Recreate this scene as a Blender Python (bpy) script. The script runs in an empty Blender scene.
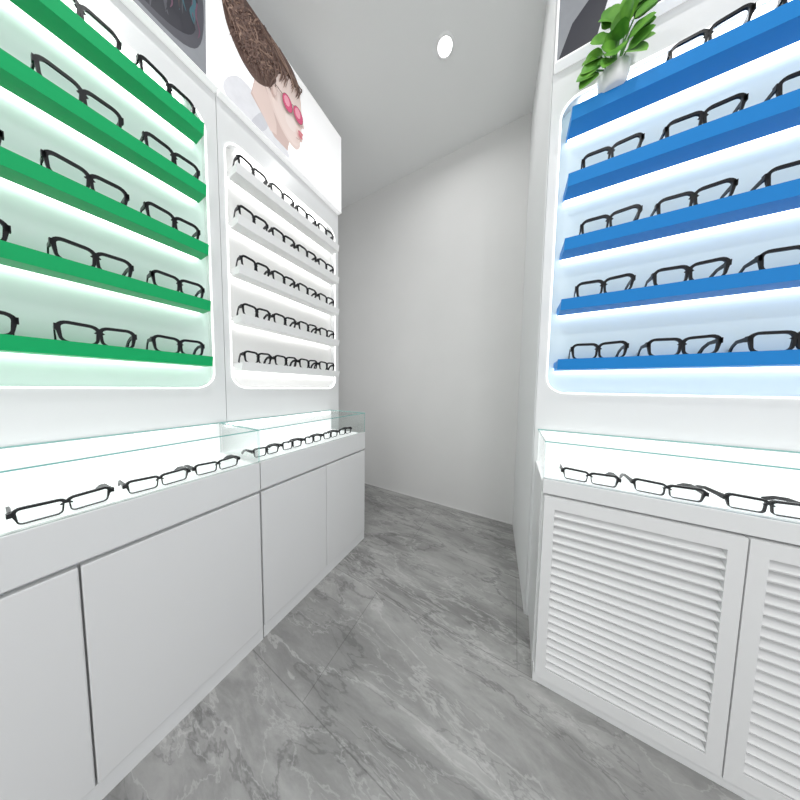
import bpy, bmesh, math, random
from mathutils import Vector, Matrix
random.seed(4)
S=bpy.context.scene
COL=S.collection
S.view_settings.view_transform='Standard'

# ------------------------------------------------------------------ materials
def mat(name,col,rough=.5,spec=.5,emit=None,es=0,noise=0.0,nscale=30,metal=0):
    m=bpy.data.materials.new(name); m.use_nodes=True
    nt=m.node_tree; b=nt.nodes['Principled BSDF']
    b.inputs['Base Color'].default_value=(*col,1)
    b.inputs['Roughness'].default_value=rough
    b.inputs['Metallic'].default_value=metal
    b.inputs['Specular IOR Level'].default_value=spec
    if emit:
        b.inputs['Emission Color'].default_value=(*emit,1)
        b.inputs['Emission Strength'].default_value=es
    if noise>0:
        tc=nt.nodes.new('ShaderNodeTexCoord'); n=nt.nodes.new('ShaderNodeTexNoise')
        n.inputs['Scale'].default_value=nscale; n.inputs['Detail'].default_value=6
        r=nt.nodes.new('ShaderNodeMix'); r.data_type='RGBA'
        r.inputs[6].default_value=(*[c*(1-noise) for c in col],1)
        r.inputs[7].default_value=(*[min(1,c*(1+noise)) for c in col],1)
        nt.links.new(tc.outputs['Object'],n.inputs['Vector'])
        nt.links.new(n.outputs['Fac'],r.inputs[0])
        nt.links.new(r.outputs[2],b.inputs['Base Color'])
    return m
M_white=mat('white_lacquer',(.80,.81,.81),.28,noise=.01,nscale=4)
M_front=mat('white_drawer_front',(.77,.78,.78),.3,noise=.01,nscale=4)
M_door=mat('white_door',(.77,.775,.775),.35,noise=.01,nscale=4)
M_green=mat('green_shelf',(.0,.42,.13),.4,spec=.3,noise=.03)
M_blue=mat('blue_shelf',(.008,.23,.64),.45,spec=.3,noise=.03)
M_wshelf=mat('white_shelf',(.88,.885,.88),.35,noise=.01)
M_bg_green=mat('backlit_green_tint',(.80,.92,.88),.6,spec=.2,noise=.01)
M_bg_blue=mat('backlit_blue_tint',(.80,.92,.95),.6,spec=.2,noise=.01)
M_bg_white=mat('backlit_white',(.92,.92,.90),.6,spec=.2,noise=.01)
M_led=mat('led',(1,1,1),.5,emit=(1,1,1),es=3.6)
M_ledring=mat('led_ring',(1,1,1),.5,emit=(1,1,1),es=1.2)
M_caseglow=mat('case_lining_added_glow',(.85,.85,.85),.5,emit=(1,1,1),es=.42)  # glow added to deck and back lining so the case interior looks bright
M_sign=mat('sign_white',(.88,.88,.88),.4,emit=(1,1,1),es=.36)
M_black=mat('black_acetate',(.008,.008,.010),.32,spec=.25,noise=.1)
M_pot=mat('white_ceramic',(.82,.83,.83),.3,noise=.01)
M_soil=mat('soil',(.06,.04,.025),.9,noise=.3)
M_stem=mat('stem_green',(.10,.28,.06),.5,noise=.1)
M_wall=mat('grey_plaster',(.71,.708,.698),.85,noise=.04,nscale=3)
M_wall2=mat('white_plaster',(.80,.81,.81),.8,noise=.01,nscale=3)
M_ceil=mat('ceiling_paint',(.84,.845,.84),.9,noise=.01,nscale=3)
M_trimw=mat('trim_white',(.85,.85,.85),.4,noise=.01)

def glassmat(name,tint,k,base=.015):
    m=bpy.data.materials.new(name); m.use_nodes=True; nt=m.node_tree
    nt.nodes.clear()
    o=nt.nodes.new('ShaderNodeOutputMaterial'); t=nt.nodes.new('ShaderNodeBsdfTransparent')
    g=nt.nodes.new('ShaderNodeBsdfGlossy'); f=nt.nodes.new('ShaderNodeLayerWeight'); mx=nt.nodes.new('ShaderNodeMixShader')
    pw=nt.nodes.new('ShaderNodeMath'); pw.operation='POWER'; pw.inputs[1].default_value=4
    ml=nt.nodes.new('ShaderNodeMath'); ml.operation='MULTIPLY_ADD'; ml.inputs[1].default_value=k; ml.inputs[2].default_value=base
    t.inputs[0].default_value=(*tint,1); g.inputs['Roughness'].default_value=.04
    f.inputs[0].default_value=.5
    nt.links.new(f.outputs['Facing'],pw.inputs[0]); nt.links.new(pw.outputs[0],ml.inputs[0]); nt.links.new(ml.outputs[0],mx.inputs[0])
    nt.links.new(t.outputs[0],mx.inputs[1]); nt.links.new(g.outputs[0],mx.inputs[2])
    nt.links.new(mx.outputs[0],o.inputs[0]); return m
M_glass=glassmat('clear_glass',(.975,.99,.985),.35,.02)
M_lens=glassmat('lens',(.97,.98,.98),.15)
M_gedge=mat('glass_edge',(.20,.52,.48),.2,noise=.03)

def floormat():
    m=bpy.data.materials.new('marble_tile'); m.use_nodes=True; nt=m.node_tree; N=nt.nodes; L=nt.links
    b=N['Principled BSDF']
    tc=N.new('ShaderNodeTexCoord')
    mp=N.new('ShaderNodeMapping'); mp.inputs['Rotation'].default_value=(0,0,math.radians(38)); mp.inputs['Scale'].default_value=(.85,2.7,1)
    L.new(tc.outputs['Object'],mp.inputs['Vector'])
    n0=N.new('ShaderNodeTexNoise'); n0.inputs['Scale'].default_value=1.2; n0.inputs['Detail'].default_value=7
    L.new(mp.outputs[0],n0.inputs['Vector'])
    add=N.new('ShaderNodeMix'); add.data_type='RGBA'; add.blend_type='ADD'; add.inputs[0].default_value=.58
    L.new(mp.outputs[0],add.inputs[6]); L.new(n0.outputs['Color'],add.inputs[7])
    n1=N.new('ShaderNodeTexNoise'); n1.inputs['Scale'].default_value=1.8; n1.inputs['Detail'].default_value=15; n1.inputs['Roughness'].default_value=.70
    L.new(add.outputs[2],n1.inputs['Vector'])
    cr=N.new('ShaderNodeValToRGB'); e=cr.color_ramp.elements
    e[0].position=.34; e[0].color=(.19,.189,.185,1); e[1].position=.68; e[1].color=(.48,.477,.467,1)
    e2=cr.color_ramp.elements.new(.5); e2.color=(.305,.303,.296,1)
    L.new(n1.outputs['Fac'],cr.inputs[0])
    def vein(scale,w,det,seed):
        n2=N.new('ShaderNodeTexNoise'); n2.noise_dimensions='4D'; n2.inputs['W'].default_value=seed
        n2.inputs['Scale'].default_value=scale; n2.inputs['Detail'].default_value=det; n2.inputs['Roughness'].default_value=.58
        L.new(add.outputs[2],n2.inputs['Vector'])
        s=N.new('ShaderNodeMath'); s.operation='SUBTRACT'; s.inputs[1].default_value=.5; L.new(n2.outputs['Fac'],s.inputs[0])
        a=N.new('ShaderNodeMath'); a.operation='ABSOLUTE'; L.new(s.outputs[0],a.inputs[0])
        r=N.new('ShaderNodeMapRange'); r.interpolation_type='SMOOTHSTEP'; r.inputs[1].default_value=0; r.inputs[2].default_value=w; r.inputs[3].default_value=1; r.inputs[4].default_value=0
        L.new(a.outputs[0],r.inputs[0]); return r.outputs[0]
    cur=cr.outputs[0]
    for sc,wd,det,sd,col,amt in ((.8,.045,8,1.,(.52,.515,.505,1),.35),(1.0,.008,8,5.,(.62,.615,.605,1),.42),(1.3,.010,8,9.,(.12,.12,.118,1),.48),(2.0,.007,8,3.,(.60,.595,.585,1),.32),(1.7,.007,8,14.,(.13,.13,.128,1),.35)):
        v=vein(sc,wd,det,sd)
        mx=N.new('ShaderNodeMix'); mx.data_type='RGBA'; mx.inputs[7].default_value=col
        f1=N.new('ShaderNodeMath'); f1.operation='MULTIPLY'; f1.inputs[1].default_value=amt; L.new(v,f1.inputs[0])
        L.new(f1.outputs[0],mx.inputs[0]); L.new(cur,mx.inputs[6]); cur=mx.outputs[2]
    br=N.new('ShaderNodeTexBrick'); br.inputs['Scale'].default_value=1; br.inputs['Brick Width'].default_value=1.2; br.inputs['Row Height'].default_value=.42
    br.inputs['Mortar Size'].default_value=.0014; br.inputs['Color1'].default_value=(1,1,1,1); br.inputs['Color2'].default_value=(.93,.93,.93,1); br.inputs['Mortar'].default_value=(.66,.66,.66,1)
    mb=N.new('ShaderNodeMapping'); mb.inputs['Location'].default_value=(.55,.02,0); L.new(tc.outputs['Object'],mb.inputs['Vector']); L.new(mb.outputs[0],br.inputs['Vector'])
    mm=N.new('ShaderNodeMix'); mm.data_type='RGBA'; mm.blend_type='MULTIPLY'; mm.inputs[0].default_value=1
    L.new(cur,mm.inputs[6]); L.new(br.outputs['Color'],mm.inputs[7])
    L.new(mm.outputs[2],b.inputs['Base Color']); b.inputs['Roughness'].default_value=.28; b.inputs['Specular IOR Level'].default_value=.4
    return m
M_floor=floormat()

# ------------------------------------------------------------------ helpers
def link(o,parent=None):
    COL.objects.link(o)
    if parent: o.parent=parent
    return o
def empty(name,loc,rotz=0,label=None,cat=None,group=None):
    o=bpy.data.objects.new(name,None); o.empty_display_size=.1
    o.location=loc; o.rotation_euler=(0,0,rotz); COL.objects.link(o)
    if label:o['label']=label
    if cat:o['category']=cat
    if group:o['group']=group
    return o
def bm_box(bm,x0,x1,y0,y1,z0,z1,mi=0):
    vs=[bm.verts.new(p) for p in ((x0,y0,z0),(x1,y0,z0),(x1,y1,z0),(x0,y1,z0),(x0,y0,z1),(x1,y0,z1),(x1,y1,z1),(x0,y1,z1))]
    fs=[]
    for f in ((3,2,1,0),(4,5,6,7),(0,1,5,4),(1,2,6,5),(2,3,7,6),(3,0,4,7)):
        a=bm.faces.new([vs[i] for i in f]); a.material_index=mi; fs.append(a)
    return fs
def finish(name,bm,mats,parent=None,bevel=0,smooth=False,loc=None):
    me=bpy.data.meshes.new(name); bm.normal_update(); bm.to_mesh(me); bm.free()
    for m in (mats if isinstance(mats,(list,tuple)) else [mats]): me.materials.append(m)
    if smooth:
        for p in me.polygons: p.use_smooth=True
    o=bpy.data.objects.new(name,me); link(o,parent)
    if loc: o.location=loc
    if bevel:
        b=o.modifiers.new('bevel','BEVEL'); b.width=bevel; b.segments=2; b.limit_method='ANGLE'
    return o
def box(name,x0,x1,y0,y1,z0,z1,m,parent=None,bevel=0):
    bm=bmesh.new(); bm_box(bm,x0,x1,y0,y1,z0,z1); return finish(name,bm,m,parent,bevel)
def struct(o,label=None):
    o['kind']='structure'
    if label:o['label']=label
    return o
def rrect(x0,x1,z0,z1,r,n=8):
    pts=[]
    for cx,cz,a0 in ((x1-r,z1-r,0),(x0+r,z1-r,90),(x0+r,z0+r,180),(x1-r,z0+r,270)):
        for i in range(n+1):
            a=math.radians(a0+90*i/n); pts.append((cx+r*math.cos(a),cz+r*math.sin(a)))
    return pts
def sweep_ring(bm,pts,y,wid,dep,mi=0,wfun=None):
    n=len(pts); loops=[]
    for i in range(n):
        p=Vector(pts[i]); a=Vector(pts[i-1]); b=Vector(pts[(i+1)%n]); t=(b-a)
        if t.length<1e-9: t=Vector((1,0))
        t.normalize(); nn=Vector((t.y,-t.x)); w=wid if wfun is None else wfun(p)
        q=[]
        for s,yy in ((-.0,y-dep/2),(1,y-dep/2),(1,y+dep/2),(-.0,y+dep/2)):
            c=p+nn*w*s; q.append(bm.verts.new((c.x,yy,c.y)))
        loops.append(q)
    for i in range(n):
        A=loops[i];B=loops[(i+1)%n]
        for k in range(4):
            f=bm.faces.new((A[k],A[(k+1)%4],B[(k+1)%4],B[k])); f.material_index=mi
def tube(bm,path,w,h,mi=0):
    rows=[]
    for i,p in enumerate(path):
        p=Vector(p); a=Vector(path[max(0,i-1)]); b=Vector(path[min(len(path)-1,i+1)]); t=(b-a).normalized()
        side=t.cross(Vector((0,0,1)))
        if side.length<1e-5: side=Vector((1,0,0))
        side.normalize(); up=side.cross(t).normalized()
        ww=w[i] if isinstance(w,list) else w; hh=h[i] if isinstance(h,list) else h
        rows.append([bm.verts.new(p+side*ww/2*sx+up*hh/2*sz) for sx,sz in ((-1,-1),(1,-1),(1,1),(-1,1))])
    for A,B in zip(rows[:-1],rows[1:]):
        for k in range(4):
            f=bm.faces.new((A[k],A[(k+1)%4],B[(k+1)%4],B[k])); f.material_index=mi
    bm.faces.new(rows[0][::-1]).material_index=mi; bm.faces.new(rows[-1]).material_index=mi
def plate_hole(name,x0,x1,z0,z1,hole,y0,y1,m,parent):
    cu=bpy.data.curves.new('t','CURVE'); cu.dimensions='2D'; cu.fill_mode='BOTH'; cu.extrude=(y1-y0)/2
    for pts in ([(x0,z0),(x1,z0),(x1,z1),(x0,z1)],hole):
        s=cu.splines.new('POLY'); s.points.add(len(pts)-1); s.use_cyclic_u=True
        for i,p in enumerate(pts): s.points[i].co=(p[0],p[1],0,1)
    t=bpy.data.objects.new('t',cu); COL.objects.link(t)
    bpy.context.view_layer.update()
    me=bpy.data.meshes.new_from_object(t.evaluated_get(bpy.context.evaluated_depsgraph_get()))
    bpy.data.objects.remove(t); 
    me.transform(Matrix.Rotation(math.radians(90),4,'X')); me.transform(Matrix.Translation((0,(y0+y1)/2,0)))
    me.materials.clear(); me.materials.append(m)
    me.name=name
    o=bpy.data.objects.new(name,me); link(o,parent); return o
def pane(name,x0,x1,y0,y1,z0,z1,parent,edge=True):
    bm=bmesh.new(); fs=bm_box(bm,x0,x1,y0,y1,z0,z1)
    ar=sorted(((f.calc_area(),i) for i,f in enumerate(fs)))
    if edge:
        for a,i in ar[:4]: fs[i].material_index=1
    return finish(name,bm,[M_glass,M_gedge],parent)
def smooth_poly(pts,n=5):
    out=[];N_=len(pts)
    for i in range(N_):
        p0,p1,p2,p3=[Vector(pts[(i+k)%N_]) for k in (-1,0,1,2)]
        for j in range(n):
            t=j/n
            out.append(.5*((2*p1)+(-p0+p2)*t+(2*p0-5*p1+4*p2-p3)*t*t+(-p0+3*p1-3*p2+p3)*t**3))
    return out

# ------------------------------------------------------------------ room
ZC=2.83
XL=-1.14      # front plane of left wall units
YS=.470; YE=1.165
UX0=.083; UX1=.965; CR=(UX0+UX1)/2; YR=1.05
def sbox(name,*a,label=None):
    return struct(box(name,*a),label)
sbox('floor',-1.9,2.2,-1.8,1.9,-.1,0,M_floor,label='grey veined marble tile floor')
sbox('ceiling',-1.9,2.2,-1.8,1.9,ZC,ZC+.1,M_ceil,label='plain pale grey ceiling')
sbox('wall_back',-1.9,2.2,1.73,1.88,0,ZC,M_wall,label='plain pale grey plaster wall')
sbox('wall_left',-1.55,-1.41,-1.8,YE,0,ZC,M_wall2,label='white plaster wall behind the display units')
sbox('wall_alcove',-1.9,-1.78,YE,1.73,0,ZC,M_wall2,label='pale plaster wall of the passage')
bm=bmesh.new()
pl_=[(UX0-.0035,YR-.0),(UX0-.0008,YR-.0),(UX0-.0008,YR+.267),(2.2,YR+.267),(2.2,1.73),(.030,1.73)]
A=[bm.verts.new((x,y,0)) for x,y in pl_]; B=[bm.verts.new((x,y,ZC)) for x,y in pl_]
for i in range(6): bm.faces.new((A[i],A[(i+1)%6],B[(i+1)%6],B[i]))
bm.faces.new(A[::-1]); bm.faces.new(B); bmesh.ops.recalc_face_normals(bm,faces=bm.faces)
struct(finish('wall_right',bm,M_wall2),'smooth white partition wall holding the blue display unit')
sbox('baseboard_back',-1.78,.03,1.724,1.73,0,.008,M_wall,label='thin pale skirting strip')

# ------------------------------------------------------------------ wall display units
SZR=[1.077,1.297,1.513,1.735,1.957]   # bottom of shelves
SZW=[1.070,1.283,1.495,1.705,1.915]
SH=.037
def wall_unit(w,root,om,mshelf,mback,sm,pictures,SZ,ztop,htop):
    h=w/2; x0=-h+om[0]; x1=h-om[1]
    box('body',-h,h,.045,.265,0,htop,M_white,root)
    hole=rrect(x0,x1,.985,ztop,.065)
    plate_hole('front_panel',-h+.0005,h-.0005,0,2.2,hole,0,.04,M_white,root)
    bm=bmesh.new(); bm_box(bm,x0-.004,x1+.004,.040,.044,.98,ztop+.005); finish('back_panel',bm,mback,root)
    bm=bmesh.new(); sweep_ring(bm,rrect(x0+.0035,x1-.0035,.9885,ztop-.0035,.0615),.000,.0042,.006); finish('led_strip',bm,M_ledring,root)
    for z in SZ:
        bm=bmesh.new()
        a,b=x0+sm[0],x1-sm[1]
        prof=[(-.052,z-.001),(-.060,z+SH),(-.055,z+SH),(-.051,z+SH-.005),(.039,z+SH-.005),(.039,z+.012),(.016,z+.012),(.016,z-.001)]
        A=[bm.verts.new((a,p[0],p[1])) for p in prof]; B=[bm.verts.new((b,p[0],p[1])) for p in prof]
        n=len(prof)
        for i in range(n): bm.faces.new((A[i],B[i],B[(i+1)%n],A[(i+1)%n]))
        bm.faces.new(A); bm.faces.new(B[::-1])
        bmesh.ops.recalc_face_normals(bm,faces=bm.faces)
        s_=finish('shelf',bm,mshelf,root)
        box('led_strip',a+.004,b-.004,.018,.037,z+.004,z+.0115,M_led,s_)
    box('led_strip',x0+.06,x1-.06,.018,.036,ztop-.008,ztop-.001,M_led,root)
    sg=box('header_sign',-h+.002,h-.002,-.035,-.001,2.20,htop,M_sign,root,bevel=.003)
    if pictures:
        bm=bmesh.new(); mats=[];k=0
        for m,pts,sm_ in pictures:
            if m not in mats: mats.append(m)
            q=smooth_poly(pts) if sm_ else [Vector(p) for p in pts]
            yy=-.0355-.00003*k; k+=1
            vs=[bm.verts.new((max(-h+.004,min(h-.004,p.x)),yy,min(max(p.y,2.203),htop-.003))) for p in q]
            f=bm.faces.new(vs); f.material_index=mats.index(m)
            f.normal_update()
            if f.normal.y>0: f.normal_flip()
        finish('poster_picture',bm,mats,sg)

def P(n,c,noise=.12,ns=30): return mat(n,c,.5,emit=c,es=.18,noise=noise,nscale=ns)
K_hair=P('print_brown_hair',(.11,.065,.052)); K_hair2=P('print_hair_light',(.34,.225,.175)); K_hair3=P('print_hair_mid',(.17,.105,.084)); K_hair4=P('print_hair_warm',(.25,.16,.12))
K_skin=P('print_skin',(.80,.66,.61),.03,8); K_skin2=P('print_skin_shade',(.60,.45,.41),.03,8); K_skinm=P('print_skin_middle',(.72,.57,.52),.03,8); K_skin3=P('print_skin_light',(.835,.715,.67),.03,8)
K_skin15=P('print_skin_soft',(.76,.615,.565),.03,8)
K_pink=P('print_pink',(.66,.09,.20)); K_pink2=P('print_pink_light',(.84,.36,.45)); K_lip=P('print_lip',(.62,.16,.20)); K_blk=P('print_black',(.02,.02,.03)); K_gry=P('print_grey',(.24,.25,.27)); K_pale=P('print_pale',(.72,.72,.75)); K_pale2=P('print_pale_shade',(.58,.58,.62))
K_mag=P('print_magenta',(.14,.06,.10)); K_teal=P('print_teal',(.04,.12,.15)); K_dk=P('print_dark_grey',(.07,.07,.085))
def ribbon(pts,w,m,tip=.02):
    P_=[Vector(p) for p in pts]; path=[]
    for i in range(len(P_)-1):
        p0=P_[max(0,i-1)];p1=P_[i];p2=P_[i+1];p3=P_[min(len(P_)-1,i+2)]
        for j in range(5):
            t=j/5; path.append(.5*((2*p1)+(-p0+p2)*t+(2*p0-5*p1+4*p2-p3)*t*t+(-p0+3*p1-3*p2+p3)*t**3))
    path.append(P_[-1]); L=[];R=[];n=len(path)
    for i,c in enumerate(path):
        d=(path[min(n-1,i+1)]-path[max(0,i-1)]); nn=Vector((-d.y,d.x)).normalized(); t=i/(n-1)
        ww=w*(math.sin(math.pi*min(1,.2+.8*t))**.6 if t<1 else tip)
        L.append(c+nn*ww/2); R.append(c-nn*ww/2)
    return (m,[tuple(v) for v in L+R[::-1]],False)
def sh(pts,c,k=1.07): return [(a*k-c,b) for a,b in pts]
C=(YS+YE)/2
rs=random.Random(11)
def ell(cx,cz,rx,rz,n=24): return [(cx+rx*math.cos(2*math.pi*i/n),cz+rz*math.sin(2*math.pi*i/n)) for i in range(n)]
face=[(.58,2.62),(.74,2.655),(.785,2.60),(.795,2.54),(.798,2.50),(.808,2.462),(.812,2.45),(.797,2.436),(.795,2.418),(.802,2.402),(.795,2.385),(.798,2.368),(.785,2.352),(.782,2.322),(.757,2.29),(.710,2.298),(.660,2.34),(.625,2.40),(.59,2.50)]
def inset(pts,k,cx=.735,cz=2.45): return [(cx+(a-cx)*k,cz+(b-cz)*k) for a,b in pts]
pic_far=[
 (K_pale,sh([(.46,2.203),(.70,2.203),(.715,2.24),(.66,2.285),(.60,2.33),(.50,2.33)],C),True),
 (K_pale2,sh([(.55,2.203),(.59,2.203),(.62,2.26),(.60,2.30)],C),True),
 (K_skin2,sh([(.55,2.32),(.65,2.24),(.715,2.24),(.725,2.30),(.68,2.40),(.58,2.47)],C),False),
 (K_skinm,sh([(.555,2.33),(.63,2.25),(.66,2.26),(.66,2.31),(.64,2.38),(.58,2.46)],C),False),
 (K_skinm,sh(face,C),True)]
for q_,kk in ((.975,K_skin15),(.94,K_skin15),(.90,K_skin),(.86,K_skin)):
    pic_far.append((kk,sh(inset(face,q_,.752,2.452),C),True))
pic_far+=[(K_skin3,sh(ell(.735,2.40,.030,.034),C),False),
 (K_hair,sh([(.452,2.685),(.60,2.69),(.72,2.685),(.77,2.655),(.785,2.62),(.778,2.60),(.76,2.605),(.74,2.615),(.72,2.605),(.695,2.585),(.672,2.555),(.658,2.51),(.645,2.47),(.625,2.44),(.60,2.415),(.57,2.40),(.54,2.405),(.515,2.42),(.49,2.45),(.465,2.50),(.450,2.60)],C),True)]
for i in range(320):
    a=rs.random(); u=rs.random()
    if u<.5:
        x0=.48+.18*a; z0=2.68-rs.uniform(0,.14)
        x1=.480+.150*a+rs.uniform(-.022,.020); z1=2.395+.07*max(0,.45-a)/.45+.03*a+rs.uniform(0,.13)
        wv=rs.choice([-1,1])*rs.uniform(.008,.020)
        pts=[(x0,z0)]+[(x0+(x1-x0)*t-.012*math.sin(math.pi*t)*(1-a)+wv*math.sin(2.6*math.pi*t),z0+(z1-z0)*t) for t in (.2,.4,.6,.8,1)]
    elif u<.72:
        cx=rs.uniform(.49,.66); cz=rs.uniform(2.48,2.66); r_=rs.uniform(.018,.04); a0=rs.uniform(0,6.28); dl=rs.uniform(1.4,2.6)*rs.choice([-1,1])
        pts=[(cx+r_*math.cos(a0+dl*t),cz+r_*1.2*math.sin(a0+dl*t)) for t in (0,.25,.5,.75,1)]
        if max(p_[0]-.3*(p_[1]-2.5) for p_ in pts)>.67: continue
    else:
        x0=.58+.10*a; z0=2.68-rs.uniform(0,.03)
        x1=.660+.122*a+rs.uniform(-.015,.010); z1=2.545+.035*a+rs.uniform(-.035,.05)
        pts=[(x0,z0),(x0+(x1-x0)*.55+.014,z0-.02-rs.uniform(0,.02)),(x0+(x1-x0)*.95+.014,z0+(z1-z0)*.6),(x1,z1)]
    st=ribbon(pts,rs.uniform(.003,.007),rs.choice([K_hair,K_hair,K_hair3,K_hair3,K_hair4,K_hair2]))
    pic_far.append((st[0],sh(st[1],C),False))
pic_far+=[
 (K_skin2,sh(ell(.648,2.445,.011,.024),C),False),(K_skinm,sh(ell(.649,2.446,.008,.019),C),False),
 (K_hair3,sh(ell(.770,2.470,.0280,.039),C),False),(K_pink,sh(ell(.770,2.470,.0265,.0370),C),False),(K_pink2,sh(ell(.767,2.477,.015,.023),C),False),
 (K_hair3,sh(ell(.712,2.464,.0270,.039),C),False),(K_pink,sh(ell(.712,2.464,.0255,.0370),C),False),(K_pink2,sh(ell(.709,2.471,.014,.022),C),False),
 (K_hair3,sh([(.735,2.487),(.745,2.490),(.745,2.486),(.735,2.483)],C),False),
 (K_hair3,sh([(.645,2.483),(.69,2.480),(.69,2.476),(.645,2.478)],C),False),
 (K_lip,sh([(.768,2.392),(.781,2.399),(.799,2.399),(.790,2.386),(.794,2.370),(.777,2.368)],C),True),
 (K_skin2,sh([(.768,2.386),(.792,2.387),(.792,2.385),(.768,2.384)],C),False),
 (K_skin2,sh([(.789,2.430),(.797,2.435),(.790,2.438),(.783,2.433)],C),True),
 (K_skin2,sh([(.755,2.345),(.775,2.352),(.770,2.345),(.757,2.341)],C),True)]
CN=YS-.40
pic_near=[
 (K_gry,sh([(-.2,2.203),(.40,2.203),(.41,2.68),(-.2,2.68)],CN),False),
 (K_dk,sh([(.20,2.22),(.34,2.23),(.392,2.32),(.392,2.52),(.33,2.63),(.18,2.66),(.05,2.6),(.0,2.45),(.02,2.23)],CN),True),
 (K_blk,sh([(.24,2.24),(.33,2.26),(.375,2.33),(.375,2.50),(.33,2.60),(.18,2.64),(.05,2.58),(.02,2.45),(.04,2.25)],CN),True),
 (K_skin2,sh([(.15,2.30),(.24,2.33),(.27,2.42),(.24,2.54),(.15,2.58),(.05,2.5),(.07,2.36)],CN),True)]
for i in range(60):
    x=rs.uniform(.26,.385); z=rs.uniform(2.38,2.6); L_=rs.uniform(.08,.15); wv=rs.uniform(-.006,.006)
    st=ribbon([(x,z),(x+wv,z-L_*.4),(x-wv,z-L_*.75),(x+wv*.5,z-L_)],rs.uniform(.004,.009),rs.choice([K_hair,K_dk,K_dk,K_mag,K_teal,K_blk]))
    pic_near.append((st[0],sh(st[1],CN),False))
pic_right=[
 (K_gry,sh([(.09,2.205),(.62,2.205),(.62,2.68),(.09,2.68)],CR,1),False),
 (K_blk,sh([(.095,2.205),(.13,2.30),(.19,2.36),(.26,2.38),(.33,2.34),(.40,2.27),(.45,2.205)],CR,1),False),
 (K_pale,sh([(.20,2.205),(.235,2.35),(.27,2.36),(.262,2.28),(.25,2.205)],CR,1),False),
 (K_skin,sh([(.20,2.60),(.28,2.61),(.31,2.52),(.28,2.42),(.245,2.38),(.205,2.42),(.185,2.52)],CR,1),True),
 (K_blk,sh([(.18,2.52),(.19,2.62),(.25,2.665),(.31,2.63),(.325,2.52),(.30,2.58),(.24,2.60),(.20,2.58)],CR,1),True),
 (K_blk,sh([(.19,2.51),(.235,2.51),(.23,2.48),(.20,2.48)],CR,1),True),(K_blk,sh([(.25,2.51),(.30,2.51),(.295,2.48),(.255,2.48)],CR,1),True)]

R90=math.radians(90)
near=empty('display_wall_unit',(XL,YS-.401,0),R90,'white wall display unit with five bright green shelves of eyeglasses','display shelving')
wall_unit(.80,near,(.03,.038),M_green,M_bg_green,(.02,.025),pic_near,SZR,2.085,2.69)
far=empty('display_wall_unit',(XL,C,0),R90,'white wall display unit with white shelves and portrait poster','display shelving')
wall_unit(YE-YS,far,(.024,.032),M_wshelf,M_bg_white,(.018,.018),pic_far,SZW,2.075,2.69)
right=empty('display_wall_unit',(CR,YR,0),0,'white wall display unit with five bright blue shelves of eyeglasses','display shelving')
wall_unit(UX1-UX0,right,(.032,.03),M_blue,M_bg_blue,(.026,.02),pic_right,SZR,2.09,2.69)

# ------------------------------------------------------------------ counters
ZD=.70; ZG=.835
def counter(w,loc,rot,label,doors,dep,louver=False):
    r=empty('display_counter',loc,rot,label,'display counter')
    h=w/2
    box('body',-h,h,.022,dep,.05,ZD-.004,M_white,r)
    box('plinth',-h+.002,h-.002,.006,dep-.004,0,.05,M_white,r)
    zf=.605 if not louver else .665
    box('drawer_front',-h+.001,h-.001,0,.021,zf,ZD+.012,M_front,r,bevel=.002)
    box('deck',-h+.001,h-.001,.0215,dep-.001,ZD-.003,ZD,M_caseglow,r)
    zt=.594 if not louver else .659
    for a,b in doors:
        a+=.0015;b-=.0015
        if not louver:
            box('door',a,b,.002,.021,.052,zt,M_door,r,bevel=.0025)
        else:
            bm=bmesh.new(); st=.028; z0=.035; z1=zt; 
            bm_box(bm,a,a+st,0,.026,z0,z1); bm_box(bm,b-st,b,0,.026,z0,z1)
            bm_box(bm,a+st,b-st,0,.026,z0,z0+.04); bm_box(bm,a+st,b-st,0,.026,z1-.038,z1)
            n=20; za=z0+.04; zb=z1-.038; p=(zb-za)/n
            for i in range(n):
                z=za+p*i
                A=[(.0005,z+.0055),(.0025,z+.001),(.0255,z+p*.78),(.0235,z+p*.95)]
                va=[bm.verts.new((a+st,q[0],q[1])) for q in A]; vb=[bm.verts.new((b-st,q[0],q[1])) for q in A]
                for k in range(4): bm.faces.new((va[k],vb[k],vb[(k+1)%4],va[(k+1)%4]))
            bmesh.ops.recalc_face_normals(bm,faces=bm.faces)
            finish('door',bm,M_door,r,loc=(0,-.005,0))
    g=box('glass_case',-h+.004,h-.004,dep-.010,dep-.002,ZD,ZG-.0045,M_caseglow,r)
    g['label']='clear glass display case with green edges'
    pane('front_pane',-h+.002,h-.002,.004,.007,ZD+.012,ZG-.0037,g,True)
    pane('top_pane',-h+.001,h-.001,.003,dep-.001,ZG-.0035,ZG,g)
    pane('side_pane',-h+.002,-h+.006,.0095,dep-.011,ZD+.0005,ZG-.0037,g,False)
    pane('side_pane',h-.006,h-.002,.0095,dep-.011,ZD+.0005,ZG-.0037,g,False)
    box('led_strip',-h+.02,h-.02,dep-.018,dep-.0105,ZG-.02,ZG-.008,M_led,g)
    return r
XF=-.830; XN=-.827
counter(.78,(XN,.05,0),R90,'white lacquered counter with glass case beside the green shelves',[(-.39,.01),(.01,.389)],XN-XL-.002)
counter(.643,(XF,.763,0),R90,'white lacquered counter with glass case below the white shelves',[(-.32,0),(0,.32)],XF-XL-.002)
counter(.86,(.524,.81,0),0,'white counter with louvred doors and glass case below the blue shelves',[(-.425,-.026),(-.026,.40)],.238,louver=True)

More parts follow.
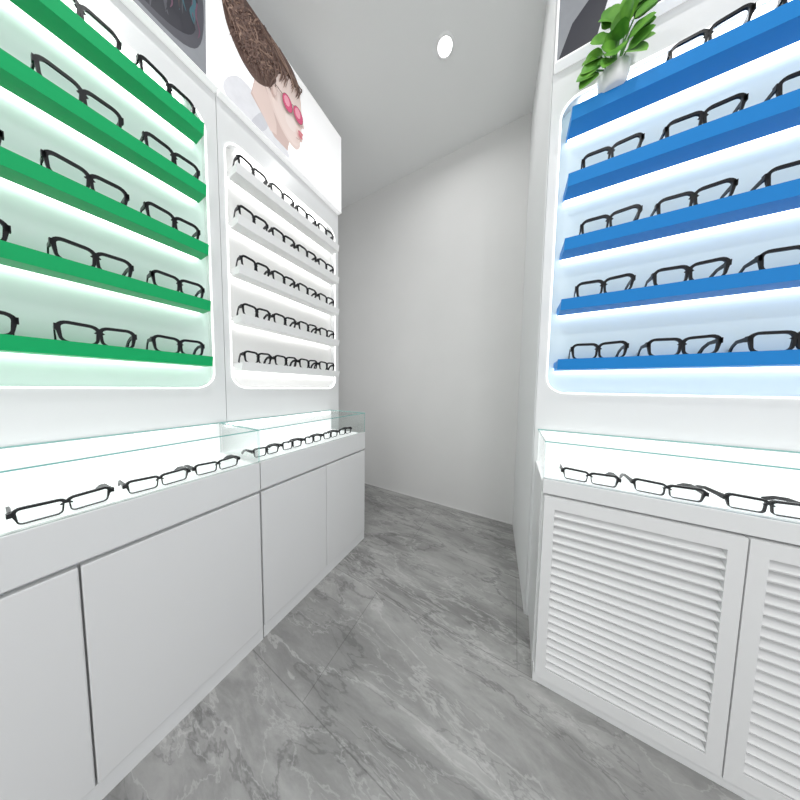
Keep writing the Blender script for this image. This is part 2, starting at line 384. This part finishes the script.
# ------------------------------------------------------------------ eyeglasses
def glasses_master(L,W,H,thick,low=None,th=1,rad=.011):
    r=empty('eyeglasses',(0,0,0)); parts=[]
    low=low or thick
    hw,hh=.0285*W,.0215*H; cx=.0345*W; zc=hh+.006
    rr=min(rad,hh*.6)
    bm=bmesh.new()
    for s in (-1,1):
        pts=rrect(-hw,hw,-hh,hh,rr,5)
        q=[(s*cx+x*(1+.05*(z/hh)), zc+z+.0015*(s*x/hw)*(1 if z>0 else .3)) for x,z in pts]
        sweep_ring(bm,q,0,.004,.006,wfun=lambda p:(thick+.0028*th) if p.y>zc+hh*.5 else low)
        x=s*(cx+hw+.003)
        bm_box(bm,min(x,x+s*.0075),max(x,x+s*.0075),-.003,.008,zc+hh*.25,zc+hh*.95)
    g=cx-hw
    tube(bm,[(-g-.002,0,zc+hh*.3),(-g*.6,-.001,zc+hh*.52),(g*.6,-.001,zc+hh*.52),(g+.002,0,zc+hh*.3)],.004,.004*th)
    parts.append(finish('frame',bm,M_black,r))
    for s in (-1,1):
        bm=bmesh.new(); vs=[bm.verts.new((s*cx+x*(1+.05*(z/hh)),0,zc+z)) for x,z in rrect(-hw,hw,-hh,hh,rr,5)]
        bm.faces.new(vs); parts.append(finish('lens',bm,M_lens,r))
    for s in (-1,1):
        bm=bmesh.new(); x=s*(cx+hw+.0065); z=zc+hh*.6
        tube(bm,[(x,.006,z),(x,.02,z),(x,L*.55,z-.001),(x-s*.002,L*.78,z*.72),(x-s*.004,L,.006)],[.004,.0035,.003,.003,.004],[.014*th,.012*th,.010*th,.010*th,.011*th])
        parts.append(finish('temple',bm,M_black,r))
    return [r,parts,False]
G_left=glasses_master(.076,.97,1.08,.0058,rad=.012)
G_right=glasses_master(.084,1.06,1.06,.0056,rad=.012)
G_white=glasses_master(.055,.87,1.02,.0052,rad=.012)
G_case=glasses_master(.11,.88,.66,.0034,.0020,.85,.006)
G_casefar=glasses_master(.10,.74,.70,.0034,.0022,.85,.006)
G_caser=glasses_master(.11,.98,.68,.0034,.0020,.9,.006)
def put(G,loc,rotz,label,group):
    if not G[2]:
        r=G[0]; G[2]=True
    else:
        r=G[0].copy(); COL.objects.link(r)
        for p in G[1]:
            q=p.copy(); COL.objects.link(q); q.parent=r
    r.location=loc; r.rotation_euler=(0,0,rotz)
    r['label']=label; r['category']='eyeglasses'; r['group']=group
j=lambda a:random.uniform(-a,a)
top=lambda z:z+SH-.005+.0002
for i in range(5):
    for y in (-.045,.142,.318):
        put(G_left,(XL+.043,y+j(.004),top(SZR[i])),R90+.05+j(.04),'black rectangular eyeglasses standing on a green shelf','eyeglasses on the green shelves')
    for y in (.585,.728,.872,1.016):
        put(G_white,(XL+.044,y+j(.002),top(SZW[i])),R90+j(.02),'black rectangular eyeglasses standing on a white shelf','eyeglasses on the white shelves')
    for x in (.260,.453,.656):
        if i==4 and x<.3: continue
        put(G_right,(x+j(.004),YR-.044,top(SZR[i])),-.06+j(.03),'black rectangular eyeglasses standing on a blue shelf','eyeglasses on the blue shelves')
for y in (.055,.20,.337):
    put(G_case,(XN-.065,y,ZD+.0003),R90+j(.08),'black eyeglasses inside the glass case by the green shelves','eyeglasses in the glass cases')
for y in (.517,.637,.757,.877,.997):
    put(G_casefar,(XF-.09,y,ZD+.0003),R90+j(.04),'black eyeglasses inside the glass case by the white shelves','eyeglasses in the glass cases')
for x in (.222,.390,.558):
    put(G_caser,(x,.868,ZD+.0003),j(.08),'black eyeglasses inside the glass case by the blue shelves','eyeglasses in the glass cases')

# ------------------------------------------------------------------ potted plant
def leafmat():
    m=bpy.data.materials.new('leaf_green'); m.use_nodes=True; nt=m.node_tree; b=nt.nodes['Principled BSDF']
    tc=nt.nodes.new('ShaderNodeTexCoord'); n=nt.nodes.new('ShaderNodeTexNoise'); n.inputs['Scale'].default_value=22
    cr=nt.nodes.new('ShaderNodeValToRGB'); cr.color_ramp.elements[0].color=(.04,.19,.02,1); cr.color_ramp.elements[1].color=(.20,.48,.06,1)
    cr.color_ramp.elements[0].position=.3; cr.color_ramp.elements[1].position=.7
    nt.links.new(tc.outputs['Object'],n.inputs['Vector']); nt.links.new(n.outputs['Fac'],cr.inputs[0]); nt.links.new(cr.outputs[0],b.inputs['Base Color'])
    b.inputs['Roughness'].default_value=.4; return m
M_leaf=leafmat()
pl=empty('potted_plant',(.247,1.000,top(SZR[4])+.001),0,'leafy green plant in a white pot on a blue shelf','plant')
bm=bmesh.new(); prof=[(0,0),(.026,0),(.032,.004),(.037,.022),(.039,.040),(.038,.050),(.0395,.055),(.038,.057),(.035,.056),(.033,.046),(0,.044)]
NS=28; rings=[]
for r,z in prof:
    rings.append([bm.verts.new((r*math.cos(2*math.pi*k/NS),r*math.sin(2*math.pi*k/NS),z)) for k in range(NS)] if r>0 else [bm.verts.new((0,0,z))])
for i in range(len(prof)-1):
    A,B=rings[i],rings[i+1]; mi=1 if i==len(prof)-2 else 0
    for k in range(NS):
        k2=(k+1)%NS
        if len(A)==1: f=bm.faces.new((A[0],B[k2],B[k]))
        elif len(B)==1: f=bm.faces.new((A[k],A[k2],B[0]))
        else: f=bm.faces.new((A[k],A[k2],B[k2],B[k]))
        f.material_index=mi
bmesh.ops.recalc_face_normals(bm,faces=bm.faces)
finish('pot',bm,[M_pot,M_soil],pl,smooth=True)
bs=bmesh.new(); bl=bmesh.new()
rp=random.Random(21)
def leaf(base,dirv,L,W,droop,face):
    d=Vector(dirv).normalized(); side=d.cross(Vector(face))
    side.normalize(); up=side.cross(d).normalized()
    if up.dot(Vector(face))<0: up=-up
    n=10; rows=[]
    for i in range(n+1):
        t=i/n
        w=0 if i in (0,n) else W*min(1,(t/.28)**.45)*(max(0,1-((t-.28)/.72)**2)**.62 if t>.28 else 1)
        c=Vector(base)+d*L*t-Vector((0,0,1))*L*droop*t*t
        rows.append([bl.verts.new(c+side*w*s+up*abs(s)*w*.16) for s in (-1,-.5,0,.5,1)])
    for A,B in zip(rows[:-1],rows[1:]):
        for k in range(4): bl.faces.new((A[k],A[k+1],B[k+1],B[k]))
for k in range(40):
    e=(k%20)/19
    ax=-1+2*((k*7)%20)/19+rp.uniform(-.08,.08)          # spread left to right
    x=.050*ax*(1-.35*e); y=-rp.uniform(0,.05)*(1-.4*e)
    z=.058+.150*e
    if e<.25: y=min(y,-.030)
    st=(x*.2,y*.2,.042); mid=(x*.5,y*.5,max(.062,z*.75))
    tube(bs,[st,mid,(x,y,z)],.002,.002)
    L=rp.uniform(.048,.060)
    fc=Vector((rp.uniform(-.35,.35),-1,rp.uniform(.1,.5)))
    leaf((x,y,z),(ax*1.0+rp.uniform(-.2,.2),-.25,rp.uniform(-.6,0)+.9*e),L,L*.46,rp.uniform(.15,.35),fc)
finish('stem',bs,M_stem,pl)
finish('foliage',bl,M_leaf,pl,smooth=True)

# ------------------------------------------------------------------ downlight in view, plus unseen fill lamps
M_lamp=mat('lamp_face',(1,1,1),.5,emit=(1,1,1),es=6)
def downlight(x,y,en):
    r=empty('downlight_or_fill',(x,y,ZC),0,'round white recessed ceiling downlight, switched on; added as fill where out of view','light','ceiling downlights')
    bm=bmesh.new(); NS=32; pr=[(.036,-.001),(.038,-.009),(.047,-.005),(.049,0)]
    rs_=[[bm.verts.new((a*math.cos(2*math.pi*k/NS),a*math.sin(2*math.pi*k/NS),z)) for k in range(NS)] for a,z in pr]
    for A,B in zip(rs_[:-1],rs_[1:]):
        for k in range(NS): bm.faces.new((A[k],A[(k+1)%NS],B[(k+1)%NS],B[k]))
    finish('trim_ring',bm,M_trimw,r,smooth=True)
    bm=bmesh.new(); bm.faces.new([bm.verts.new((.037*math.cos(-2*math.pi*k/NS),.037*math.sin(-2*math.pi*k/NS),-.004)) for k in range(NS)])
    finish('lamp_disc',bm,M_lamp,r)
    l=bpy.data.lights.new('lamp','AREA'); l.shape='DISK'; l.size=.08; l.energy=en; l.spread=math.radians(165)
    o=bpy.data.objects.new('lamp_bulb',l); o.location=(0,0,-.014); link(o,r)
for q in ((-.40,1.20,2.4),(-.40,.25,4),(.45,.25,4),(-.3,-.9,7),(.7,-.9,7)): downlight(*q)  # only the first is in view; the others are added to brighten the room

w=bpy.data.worlds.new('w'); S.world=w; w.use_nodes=True
w.node_tree.nodes['Background'].inputs[0].default_value=(.985,.99,1,1); w.node_tree.nodes['Background'].inputs[1].default_value=1.1

# ------------------------------------------------------------------ camera
cam=bpy.data.cameras.new('camera'); cam.sensor_width=36; cam.lens=212/800*36; cam.clip_start=.01
co=bpy.data.objects.new('camera',cam); COL.objects.link(co)
yaw=math.radians(28.2); p=math.radians(3.4); roll=math.radians(0.8)
co.matrix_world=Matrix.Translation((0,0,1.0))@Matrix.Rotation(yaw,4,'Z')@Matrix.Rotation(math.pi/2-p,4,'X')@Matrix.Rotation(roll,4,'Z')
S.camera=co
